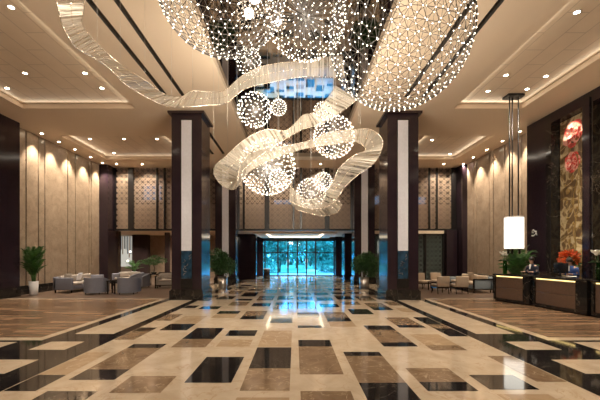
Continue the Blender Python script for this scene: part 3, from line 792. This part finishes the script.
# ------------------------------------------------------------------ murals
def mural(label, y0, y1, flowers, seed):
    t = thing('mural_panel', label, 'mural', (10.66, (y0+y1)/2, .92)); cy = (y0+y1)/2; w = (y1-y0)/2
    m, nt, b = new_mat('mural ground')
    tc = N(nt, 'ShaderNodeTexCoord')
    no = N(nt, 'ShaderNodeTexNoise', i_Scale=1.5, i_Detail=1.5, i_Distortion=1.2); nt.links.new(tc.outputs['Object'], no.inputs['Vector'])
    vo = N(nt, 'ShaderNodeTexVoronoi', feature='DISTANCE_TO_EDGE', i_Scale=2.2); nt.links.new(tc.outputs['Object'], vo.inputs['Vector'])
    g = ramp(nt, no.outputs[0], [(.42, (.11, .065, .03)), (.47, (.22, .13, .045)), (.50, (.50, .40, .25)), (.55, (.46, .35, .19)), (.57, (.15, .09, .04))])
    v = ramp(nt, vo.outputs[0], [(.0, (1,1,1)), (.03, (0,0,0))])
    mx = N(nt, 'ShaderNodeMix', data_type='RGBA'); nt.links.new(v, mx.inputs[0]); nt.links.new(g, mx.inputs[6]); mx.inputs[7].default_value = (.36,.26,.12,1)
    nt.links.new(mx.outputs[2], b.inputs['Base Color']); b.inputs['Roughness'].default_value = .3
    MB().box(-.02, .02, -w+.04, w-.04, 0, 6.16).build('painted_panel', m, t)
    rg = random.Random(seed)
    for (y, z, r) in flowers:
        f = MB(); p2 = MB()
        for ring, (k, rr0, tilt) in enumerate(((9, 1.0, .25), (8, .72, .55), (6, .45, .9))):
            for i in range(k):
                a = 2*PI*i/k + ring*.4 + rg.uniform(-.15,.15); L = r*rr0*rg.uniform(.85,1.1); wd = L*.42
                ca, sa = math.cos(a), math.sin(a); dp = -.03-.03*ring
                def q(u, v, d): return (dp+d, y-cy + ca*u - sa*v, z-.92 + sa*u + ca*v)
                vs = [q(.05*L,0,0), q(.5*L,-wd,-.03*tilt), q(.85*L,-wd*.75,-.06*tilt), q(L,0,-.08*tilt), q(.85*L,wd*.75,-.06*tilt), q(.5*L,wd,-.03*tilt), q(.55*L,0,.02)]
                (f if (i+ring) % 2 else p2).add(vs, [(0,1,6),(1,2,6),(2,3,6),(3,4,6),(4,5,6),(5,0,6)], 0, True)
        bl = f.build('peony', M['petal_red'], t); p2.build('pale_petals', M['petal_pink'], bl)
    lv = MB()
    for k in range(34):
        y = rg.uniform(-w*.5, w*.5); z = rg.uniform(.3, 5.2); a = rg.uniform(0, 2*PI); L = rg.uniform(.15,.34)
        d = Vector((0, math.cos(a), math.sin(a))); u = Vector((0, -d.z, d.y)); c = Vector((-.03, y, z))
        lv.add([c, c+d*L*.5+u*L*.3, c+d*L, c+d*L*.5-u*L*.3, c+d*L*.5+Vector((-.03,0,0))], [(0,1,4),(1,2,4),(2,3,4),(3,0,4)])
    lv.build('gold_leaves', M['gold'], t)
    st = MB()
    for k in range(2):
        y = rg.uniform(-w*.6, w*.6); pts = [Vector((-.03, y, .2))]
        while pts[-1].z < 4.2: pts.append(pts[-1]+Vector((0, rg.uniform(-.18,.18), .5)))
        for p in pts: p.y = max(-w*.9, min(w*.9, p.y))
        st.tube(pts, .014, 5)
    st.build('gold_stem', M['gold'], t)
    return t
mural('gold mural with red peonies in the tall niche behind the reception', 12.2, 13.68, [(13.0, 6.44, .52), (13.0, 5.36, .42)], 4)
mural('second gold mural niche at the right edge of the photo', 9.9, 11.75, [(10.9, 6.3, .4), (10.6, 4.8, .36)], 9)
for y in (12.95, 10.65):
    spot((10.42, y, 7.05), 150, 1.5, .9, target=(10.64, y, 5.2), col=(1, .86, .66))
    spot((10.40, y, 1.0), 40, 1.5, .9, target=(10.64, y, 3.5), col=(1, .82, .55))
# emblem on the wood panel
em = thing('wall_emblem', 'small white metal emblem on the dark wood wall beside the mural', 'sign', (10.28, 14.62, 2.72))
e = MB()
e.tube([(0,.12,.02),(0,.10,.14),(0,.02,.16),(0,.0,.06),(0,.06,.02)], .018, 6); e.tube([(0,-.02,-.08),(0,-.10,.0),(0,-.14,.1)], .018, 6)
e.tube([(0,-.05,.12),(0,-.13,.02),(0,-.16,-.08)], .016, 6); e.box(-.01,.01,.02,.15,-.12,-.06)
e.build('emblem_mark', M['emblem'], em)

# ------------------------------------------------------------------ desk objects
def lily_vase(label, loc):
    t = thing('flower_vase', label, 'vase', loc)
    MB().lathe([(.07,0),(.075,.01),(.08,.25),(.07,.5),(.06,.5),(.06,.01)], n=18).build('glass_vase', M['vase_glass'], t)
    st = MB(); rg = random.Random(2)
    for k in range(5):
        a = k*1.25; st.tube([(math.cos(a)*.02, math.sin(a)*.02, .02), (math.cos(a)*.04, math.sin(a)*.04, .48), (math.cos(a)*.08, math.sin(a)*.08, .70)], .006, 5)
    st.build('stems', M['leaf'], t)
    lf = MB()
    for k in range(7):
        a = k*.9+.3; L = rg.uniform(.26,.4); d = Vector((math.cos(a), math.sin(a), .15)); u = Vector((-math.sin(a), math.cos(a), 0)); c = Vector((0,0,.5))
        lf.add([c, c+d*L*.5+u*.06+Vector((0,0,.03)), c+d*L-Vector((0,0,.05)), c+d*L*.5-u*.06+Vector((0,0,.03))], [(0,1,2),(0,2,3)])
    lf.build('leaves', M['leaf'], t)
    for k in range(4):
        a = k*1.6; c = Vector((math.cos(a)*.075, math.sin(a)*.075, .71)); bl = MB()
        for j in range(6):
            b = j*PI/3; d = Vector((math.cos(b), math.sin(b), 1.1)).normalized()*.21; u = Vector((-math.sin(b), math.cos(b), 0))*.085
            bl.add([c, c+d*.6+u, c+d, c+d*.6-u], [(0,1,2),(0,2,3)])
        bl.ball(c+Vector((0,0,.07)), .058, 2, (1,1,1.5)); bl.build('lily_bloom', M['petal_white'], t)
    return t
lily_vase('white lilies in a green glass vase at the far left end of the reception desks', (8.12, 13.15, 1.065))
lily_vase('white lilies in a green glass vase on the nearest desk at the right edge', (8.60, 9.62, 1.065))
# monitor and papers on the middle desk
t = thing('computer_monitor', 'black computer monitor on the middle reception desk, seen from behind', 'monitor', (8.72, 11.15, 1.065), math.radians(96))
MB().rbox(-.26,.26,-.02,.02,.12,.46,.008).build('screen_case', M['screen'], t)
MB().box(-.03,.03,.0,.03,.01,.2).build('stand', M['black_metal'], t); MB().rbox(-.12,.12,-.08,.08,0,.015,.006).build('foot', M['black_metal'], t)
pp = thing('paper_stack', 'loose white papers on the middle reception desk in front of the bent clerk', 'papers', (8.62, 10.75, 1.066))
for k in range(4):
    a = .3*k; q = MB(); dx, dy = math.cos(a), math.sin(a)
    c = Vector((.02*k, -.04*k, .01+.012*k))
    q.add([c+Vector((-.15*dx-.1*dy, -.15*dy+.1*dx, 0)), c+Vector((.15*dx-.1*dy,.15*dy+.1*dx,.0)), c+Vector((.15*dx+.1*dy,.15*dy-.1*dx,.02)), c+Vector((-.15*dx+.1*dy,-.15*dy-.1*dx,.0))], [(0,1,2,3)])
    q.build('sheet', M['paper'], pp)
# orange bouquet on a back counter
bc = thing('back_counter', 'low black back counter against the wall behind the clerks', 'counter', (10.02, 12.0, 0))
MB().box(-.2,.2,-1.4,1.4,0,.9).build('cabinet', M['blackwood'], bc); MB().box(-.22,.22,-1.42,1.42,.9,.94).build('worktop', M['black'], bc)
t = thing('orange_bouquet', 'big round bouquet of orange flowers behind the middle reception desk', 'flowers', (9.9, 12.2, .94))
MB().lathe([(.09,0),(.13,.08),(.14,.22),(.09,.36),(.11,.40)], n=20).build('vase', M['white'], t)
rg = random.Random(8)
bl = MB(); leaf_cloud(bl, (0,.1,.70), (.25,.29,.30), 900, .11, rg); bl.build('blooms', M['petal_orange'], t)
bl = MB(); leaf_cloud(bl, (0,.05,.55), (.22,.26,.2), 160, .16, rg); bl.build('leaves', M['leaf'], t)

# ------------------------------------------------------------------ people
def person(label, loc, rz, lean, coat, arms_down=True):
    t = thing('person', label, 'person', loc, rz)
    L = lean
    def bend(p):   # forward lean above the hips, forward is -y
        p = Vector(p)
        if p.z > .92:
            h = p.z-.92; return Vector((p.x, p.y - math.sin(L)*h, .92 + math.cos(L)*h))
        return p
    V = []; R = []; E = []
    def chain(pts, rs, frm=None):
        idx = []
        for p, r in zip(pts, rs):
            V.append(bend(p)); R.append(r); idx.append(len(V)-1)
        if frm is not None: E.append((frm, idx[0]))
        E.extend(zip(idx[:-1], idx[1:])); return idx
    sp = chain([(0,0,.92),(0,.01,1.08),(0,.01,1.25),(0,.01,1.36),(0,0,1.44),(0,-.01,1.49)], [.115,.105,.12,.10,.052,.05])
    hd = chain([(0,-.02,1.545),(0,-.02,1.61),(0,-.01,1.655)], [.075,.082,.06], sp[-1])
    for s in (-1, 1):
        chain([(s*.09,0,.86),(s*.095,.0,.50),(s*.095,.02,.10),(s*.095,-.10,.035)], [.088,.055,.04,.032], sp[0])
        ar = chain([(s*.17,.01,1.34),(s*.21,-.02,1.12),(s*.17,-.20,1.14),(s*.15,-.27,1.15)], [.052,.042,.033,.028], sp[3])
        for k, ln in enumerate((.065,.08,.085,.075)):
            x = s*(.15 + (k-1.5)*.018); chain([(x,-.31,1.15),(x,-.31-ln*.5,1.15),(x,-.31-ln,1.135)], [.009,.009,.008], ar[-1])
        chain([(s*.115,-.29,1.15),(s*.105,-.33,1.145)], [.011,.009], ar[-1])
    me = bpy.data.meshes.new('body'); me.from_pydata([v[:] for v in V], E, []); me.materials.append(M['skin'])
    o = bpy.data.objects.new('body', me); COL.objects.link(o); o.parent = t
    sm = o.modifiers.new('skin', 'SKIN'); sm.use_smooth_shade = True
    for d, r in zip(me.skin_vertices[0].data, R): d.radius = (r, r)
    me.skin_vertices[0].data[0].use_root = True
    o.modifiers.new('sub', 'SUBSURF').levels = 1; o.modifiers['sub'].render_levels = 2
    hb = bend((0,-.02,1.61))
    f = MB()
    fw = Vector((0,-1,0)); 
    f.ball(hb+Vector((0,-.088,-.015)), .014, 2, (1,1.1,1.5))
    f.build('nose', M['skin'], t)
    ey = MB()
    for s in (-1,1): ey.ball(hb+Vector((s*.03,-.076,.012)), .009, 2)
    ey.build('eyes', M['hair'], t)
    mo = MB(); mo.ball(hb+Vector((0,-.074,-.052)), .016, 2, (1.3,.5,.4)); mo.build('mouth', M['petal_red'], t)
    h = MB(); h.ball(hb+Vector((0,.018,.025)), .1, 3, (.92,.98,1.02)); h.ball(hb+Vector((0,.11,.0)), .048, 2)
    h.build('hair', M['hair'], t)
    # jacket: torso loft and sleeves, skirt
    j = MB(); prof = [(.86,.17,.125),(.95,.155,.12),(1.08,.135,.115),(1.22,.165,.13),(1.34,.185,.115),(1.41,.11,.085),(1.45,.065,.065)]
    n = 20; vs = []
    for z, rx, ry in prof:
        for k in range(n):
            a = 2*PI*k/n; vs.append(bend((rx*math.cos(a), .01+ry*math.sin(a), z)))
    fs = [(i*n+k, i*n+(k+1)%n, (i+1)*n+(k+1)%n, (i+1)*n+k) for i in range(len(prof)-1) for k in range(n)]
    j.add(vs, fs, 0, True)
    for s in (-1,1): j.tube([bend(p) for p in ((s*.15,.01,1.36),(s*.185,.0,1.28),(s*.215,-.02,1.12),(s*.175,-.19,1.14))], [.07,.066,.056,.046], 12)
    j.build('jacket', coat, t)
    sh = MB(); sh.add([bend((-.045,-.085,1.44)), bend((.045,-.085,1.44)), bend((.02,-.130,1.25)), bend((-.02,-.130,1.25))], [(0,1,2,3)]); sh.build('shirt', M['shirt'], t)
    MB().lathe([(.125,.45),(.15,.6),(.18,.86),(.165,.94)], n=20).build('skirt', coat, t)
    return t
person('person in a dark navy suit standing behind the far reception desk', (9.18, 13.1, 0), math.radians(-75), .12, M['suit'])
person('person in a blue suit bending over the middle reception desk by the bouquet', (9.60, 11.66, 0), math.radians(-85), .30, M['bluesuit'])

# ------------------------------------------------------------------ plants
def areca(label, loc, h, potr, poth, mpot, seed, nfr=26, spread=.55):
    t = thing('potted_palm', label, 'plant', loc)
    MB().lathe([(potr*.72,0),(potr*.8,.02),(potr,poth),(potr*.9,poth),(potr*.88,poth-.05)], n=24).build('pot', mpot, t)
    MB().lathe([(potr*.86,poth-.06),(potr*.5,poth-.04)], n=20).build('soil', M['soil'], t)
    rg = random.Random(seed); f = MB()
    for k in range(nfr):
        a = rg.uniform(0, 2*PI); hh = h*rg.uniform(.55, 1.0); sp = spread*rg.uniform(.5,1.15)
        base = Vector((math.cos(a)*potr*.4*rg.random(), math.sin(a)*potr*.4*rg.random(), poth-.03))
        d = Vector((math.cos(a), math.sin(a), 0)); pts = []
        for i in range(9):
            u = i/8; pts.append(base + d*sp*(u**1.7) + Vector((0,0,(hh-poth)*(1.15*u - .28*u**3 - (.0 if sp < .4 else .1)*u**4))))
        f.tube(pts, [.010*(1-.75*i/8) for i in range(9)], 4)
        side = Vector((-math.sin(a), math.cos(a), 0))
        for i in range(3, 9):
            for s in (-1, 1):
                for jx in (0, .5):
                    if i == 8 and jx: continue
                    p = pts[i] + ((pts[i+1]-pts[i])*jx if i < 8 else Vector())
                    tg = (pts[i]-pts[i-1]).normalized(); L = h*.125*(1 - .4*abs(i-5.5)/3)
                    dd = (side*s*.8 + tg*.75 + Vector((0,0,-.15))).normalized(); w = tg*L*.10
                    f.add([p, p+dd*L*.5+w*.8, p+dd*L+Vector((0,0,-.12*L)), p+dd*L*.5-w], [(0,1,2),(0,2,3)])
    f.build('fronds', M['palm'], t)
    return t
def tree_pot(label, loc, h, canopy, potr, poth, mpot, seed, n=900, size=.12, nst=5):
    t = thing('potted_tree', label, 'plant', loc)
    MB().lathe([(potr*.85,0),(potr*.88,.02),(potr,poth),(potr*.9,poth),(potr*.88,poth-.06)], n=24).build('pot', mpot, t)
    MB().lathe([(potr*.86,poth-.07),(potr*.5,poth-.05)], n=20).build('soil', M['soil'], t)
    rg = random.Random(seed); s = MB(); f = MB()
    for k in range(nst):
        a = 2*PI*k/nst; s.tube([(math.cos(a)*.04, math.sin(a)*.04, poth-.08), (math.cos(a)*.10, math.sin(a)*.10, poth+(h-poth)*.4), (math.cos(a)*canopy[0]*.5, math.sin(a)*canopy[1]*.5, h*.86)], [.022,.017,.008], 6)
    s.build('stems', M['bark'], t)
    cz = (poth + h)/2 + (h-poth)*.04; rz = (h-poth)*.5
    for k in range(9):
        p = Vector((rg.uniform(-1,1), rg.uniform(-1,1), rg.uniform(-1,1)))*.55
        leaf_cloud(f, (p.x*canopy[0], p.y*canopy[1], cz+p.z*rz), (canopy[0]*.5, canopy[1]*.5, rz*.5), n//9, size, rg)
    f.build('foliage', M['leaf'], t)
    return t
areca('tall areca palm in a white pot at the far left wall', (-11.72, 15.25, 0), 2.4, .19, .62, M['white'], 21, 80, .30)
tree_pot('leafy tree in a steel pot right of the near left column', (-4.02, 18.9, 0), 2.15, (.78,.7), .27, .62, M['steel'], 31, 3000, .15)
tree_pot('round bushy tree in a steel pot left of the near right column', (3.84, 18.9, 0), 2.15, (.74,.7), .27, .58, M['steel'], 32, 3200, .15)
areca('feathery green palm behind the far reception desk, below the pendant lamp', (9.3, 14.2, 0), 2.45, .2, .5, M['blackwood'], 23, 64, .5)
areca('small palm in the left lounge in front of the lit bar', (-11.9, 25.2, 0), 1.75, .2, .6, M['white'], 25, 26, .6)
t = thing('side_table', 'slim dark side table carrying the bonsai in the left lounge', 'table', (-8.3, 20.0, 0))
MB().rbox(-.3,.3,-.25,.25,.66,.70,.008).build('table_top', M['blackwood'], t)
for sx in (-1,1):
    for sy in (-1,1): MB().box(sx*.27-.02, sx*.27+.02, sy*.22-.02, sy*.22+.02, 0, .665).build('leg', M['blackwood'], t)
b = thing('bonsai', 'flat-topped bonsai on the slim side table, left of the near left column', 'plant', (-8.3, 20.0, .70))
MB().lathe([(.12,0),(.17,.1),(.15,.1),(.14,.07)], n=20).build('pot', M['blackwood'], b)
MB().tube([(0,0,.05),(.04,0,.35),(-.05,.02,.6),(.02,0,.85)], [.035,.03,.025,.015], 7).build('trunk', M['bark'], b)
rg = random.Random(6); f = MB()
for c in ((-.35,0,.72),(.05,0,.92),(.4,.05,.78),(0,-.1,.68)): leaf_cloud(f, c, (.34,.3,.13), 230, .09, rg)
f.build('foliage', M['palm'], b)
t = thing('litter_bin', 'black square bin standing left of the glass entrance doors', 'bin', (-2.2, 26.6, 0))
MB().rbox(-.24,.24,-.24,.24,.0,.72,.01).build('body', M['blackwood'], t); MB().rbox(-.25,.25,-.25,.25,.72,.78,.01).build('lid', M['steel'], t)

# ------------------------------------------------------------------ seating, left
def tub_chair(label, loc, rz):
    t = thing('tub_chair', label, 'armchair', loc, rz)
    n = 22; o = MB(); vs = []
    R0, R1, D = .46, .36, .42
    prof_o = []; 
    for i in range(n+1):
        a = PI*(-.02) + PI*1.04*i/n       # shell around the back (y<0 is the back)
        prof_o.append((math.cos(a), -math.sin(a)))
    pts_o = [(.46, .38)] + [(R0*c, R0*s) for c, s in prof_o] + [(-.46, .38)]
    pts_i = [(-.36, .38)] + [(R1*c, R1*s) for c, s in prof_o[::-1]] + [(.36, .38)]
    k = len(pts_o)
    vs = []
    for (x, y) in pts_o + pts_i[::-1]: vs.append((x, y, .08))
    for idx, (x, y) in enumerate(pts_o + pts_i[::-1]):
        vs.append((x, y, .76 - .14*max(0, (y+.1))/.48))
    fs = []
    for i in range(k-1):
        fs += [(i, i+1, 2*k+i+1, 2*k+i), (k+i+1, k+i, 3*k+i, 3*k+i+1), (2*k+i, 2*k+i+1, 3*k+i+1, 3*k+i), (i+1, i, k+i, k+i+1)]
    fs += [(0, 2*k, 3*k, k), (k-1, 2*k-1, 4*k-1, 3*k-1)]
    o.add(vs, fs, 0, False); o.build('shell', M['greyfab'], t)
    MB().rbox(-.345,.345,-.33,.40,.12,.44,.05).build('seat_cushion', M['lightfab'], t)
    for sx in (-1,1):
        for y in (-.25,.3): MB().tube([(sx*.3,y,0),(sx*.3,y,.14)], .02, 8).build('leg', M['blackwood'], t)
    return t
c0 = tub_chair('grey tub armchair with its back to us, left one beside the sofa', (-9.22, 15.7, 0), math.radians(3))
dup(c0, (-7.72, 15.75, 0), math.radians(8), 'grey tub armchair with its back to us, nearer the near left column')
dup(c0, (-8.55, 18.9, 0), math.radians(160), 'grey tub armchair at the back, facing us behind the right tub chair')
def sofa(label, loc, rz, w, fab, cush, nseat, wood=False, d=.92):
    """local: x along the seat, faces -y"""
    t = thing('sofa', label, 'sofa', loc, rz)
    h = w/2
    MB().rbox(-h+.1, h-.1, -d/2+.04, d/2-.06, .14, .36, .03).build('base', fab, t)
    MB().rbox(-h, h, d/2-.16, d/2, .14, .76, .04).build('backrest', fab, t)
    for s in (-1, 1):
        MB().rbox(min(s*(h-.12), s*h), max(s*(h-.12), s*h), -d/2, d/2-.02, .14, .72 if not wood else .62, .035).build('arm', fab, t)
        for y in (-d/2+.08, d/2-.08): MB().box(s*(h-.08)-.025, s*(h-.08)+.025, y-.025, y+.025, 0, .15).build('leg', M['blackwood'], t)
    sw = (w-.26)/nseat
    for k in range(nseat):
        x = -h+.13+k*sw
        MB().rbox(x+.005, x+sw-.005, -d/2+.03, d/2-.17, .355, .47, .04).build('seat_cushion', cush, t)
        MB().rbox(x+.01, x+sw-.01, d/2-.30, d/2-.15, .46, .80, .05).build('back_cushion', cush, t)
    if wood:
        f = MB()
        for s in (-1,1):
            f.box(s*h-.03, s*h+.03, -d/2-.03, -d/2+.03, 0, .66); f.box(s*h-.03, s*h+.03, d/2-.03, d/2+.03, 0, .82); f.box(s*h-.03, s*h+.03, -d/2, d/2, .62, .67); f.box(s*h-.03, s*h+.03, -d/2, d/2, .16, .2)
        f.box(-h, h, d/2-.02, d/2+.03, .78, .83); f.box(-h, h, -d/2-.03, -d/2+.02, .13, .18)
        f.build('wood_frame', M['blackwood'], t)
    return t
def cushion(label, loc, rz, m, tilt=.3):
    o = MB(); n = 8; vs = []
    for sgn in (1, -1):
        for i in range(n+1):
            for j in range(n+1):
                u, v = i/n*2-1, j/n*2-1; vs.append((u*.21, sgn*.07*math.sqrt(max(0,(1-u*u)*(1-v*v))), v*.21))
    q = (n+1)**2
    for i in range(n):
        for j in range(n):
            a = i*(n+1)+j; o.f.append([a, a+1, a+n+2, a+n+1]); o.m.append(0); o.sm.append(True)
            o.f.append([q+a, q+a+n+1, q+a+n+2, q+a+1]); o.m.append(0); o.sm.append(True)
    o.v = vs
    ob = o.build('cushion', m, None, loc); ob.rotation_euler = (tilt, 0, rz); tag(ob, label, 'cushion'); return ob
sofa('long blue-grey sofa along the left stone wall with its end towards us', (-10.95, 17.35, 0), math.radians(90), 2.7, M['greyfab'], M['lightfab'], 3)
sofa('pale grey loveseat at the back of the left seating group, facing us', (-9.95, 20.3, 0), 0, 1.5, M['greyfab'], M['lightfab'], 2)
cushion('pale cushion on the near end of the long left sofa', (-11.0, 16.45, .70), math.radians(80), M['lightfab'])
cushion('pale cushion in the middle of the long left sofa', (-11.0, 17.35, .70), math.radians(95), M['inlay'])
def low_table(label, loc, w, d, h, mt):
    t = thing('coffee_table', label, 'table', loc)
    MB().rbox(-w/2, w/2, -d/2, d/2, h-.045, h, .008).build('table_top', mt, t)
    for sx in (-1,1):
        for sy in (-1,1): MB().box(sx*(w/2-.05)-.025, sx*(w/2-.05)+.025, sy*(d/2-.05)-.025, sy*(d/2-.05)+.025, 0, h-.04).build('leg', M['blackwood'], t)
    return t
low_table('small dark table between the two grey tub armchairs', (-8.46, 15.85, 0), .42, .5, .62, M['blackwood'])
low_table('low dark coffee table in front of the long left sofa', (-9.3, 17.6, 0), .9, .9, .42, M['blackwood'])
# lounge armchair by the bonsai
sofa('pale grey armchair with dark frame just left of the near left column', (-7.15, 18.9, 0), math.radians(10), .95, M['lightfab'], M['lightfab'], 1, wood=True)

# ------------------------------------------------------------------ seating, right
def lounge_chair(label, loc, rz):
    """local: faces +y"""
    t = thing('lounge_chair', label, 'chair', loc, rz)
    MB().rbox(-.29,.29,-.26,.32,.30,.44,.035).build('seat', M['creamfab'], t)
    b = MB(); b.rbox(-.29,.29,-.05,.05,.0,.50,.03); o = b.build('backrest', M['creamfab'], t, (0,-.28,.32)); o.rotation_euler = (.12,0,0)
    MB().box(-.29,.29,-.28,.30,.25,.30).build('seat_frame', M['blackwood'], t)
    for sx in (-1,1):
        MB().tube([(sx*.26,.28,0),(sx*.26,.27,.27)], .022, 8).build('leg', M['blackwood'], t)
        MB().tube([(sx*.26,-.33,0),(sx*.26,-.27,.27)], .022, 8).build('leg', M['blackwood'], t)
    return t
k0 = lounge_chair('cream armless chair with its back to us, left of the pair by the loveseat', (6.80, 15.95, 0), math.radians(4))
dup(k0, (7.70, 15.95, 0), math.radians(-2), 'cream armless chair with its back to us, right of the pair nearest the loveseat')
dup(k0, (6.95, 18.4, 0), math.radians(195), 'cream armless chair facing us, next to the near right column')
dup(k0, (7.85, 18.7, 0), math.radians(180), 'cream armless chair facing us, half hidden behind the pair of chairs')
sofa('slate-blue loveseat with dark wood frame against the right stone wall', (8.90, 17.35, 0), math.radians(-90), 2.6, M['bluefab'], M['creamfab'], 3, wood=True)
cushion('cream cushion leaning on the slate-blue loveseat', (8.66, 16.7, .76), math.radians(-75), M['creamfab'])
low_table('low dark table in front of the cream chairs at right', (7.3, 17.2, 0), 1.0, .6, .45, M['wood_matte'])

# ------------------------------------------------------------------ world, camera, view
w = bpy.data.worlds.new('world'); SC.world = w; w.use_nodes = True
bg = w.node_tree.nodes['Background']; bg.inputs[0].default_value = (.20, .58, .95, 1); bg.inputs[1].default_value = 8.0
l = bpy.data.lights.new('sun', 'SUN'); l.energy = 7.0; l.color = (.6, .88, 1.0); l.angle = .2
o = bpy.data.objects.new('sun', l); COL.objects.link(o); o.rotation_euler = (math.radians(-50), math.radians(15), 0); o.location = (0, 60, 30)

cam = bpy.data.cameras.new('camera'); co = bpy.data.objects.new('camera', cam); COL.objects.link(co)
co.location = (0, 0, EYE); co.rotation_euler = (PI/2, 0, 0)
cam.sensor_width = 36; cam.lens = F/600*36; cam.shift_x = 5/600; cam.shift_y = 56/600; cam.clip_start = .05; cam.clip_end = 300
SC.camera = co
vs = SC.view_settings; vs.view_transform = 'Standard'; vs.look = 'None'; vs.gamma = 1.0; vs.use_curve_mapping = False; vs.exposure = 0.95
cy = SC.cycles
cy.use_denoising = True
try: cy.denoiser = 'OPENIMAGEDENOISE'
except Exception: pass
cy.max_bounces = 10; cy.diffuse_bounces = 5; cy.glossy_bounces = 5; cy.transparent_max_bounces = 24
cy.sample_clamp_indirect = 4.0; cy.caustics_reflective = False; cy.caustics_refractive = False
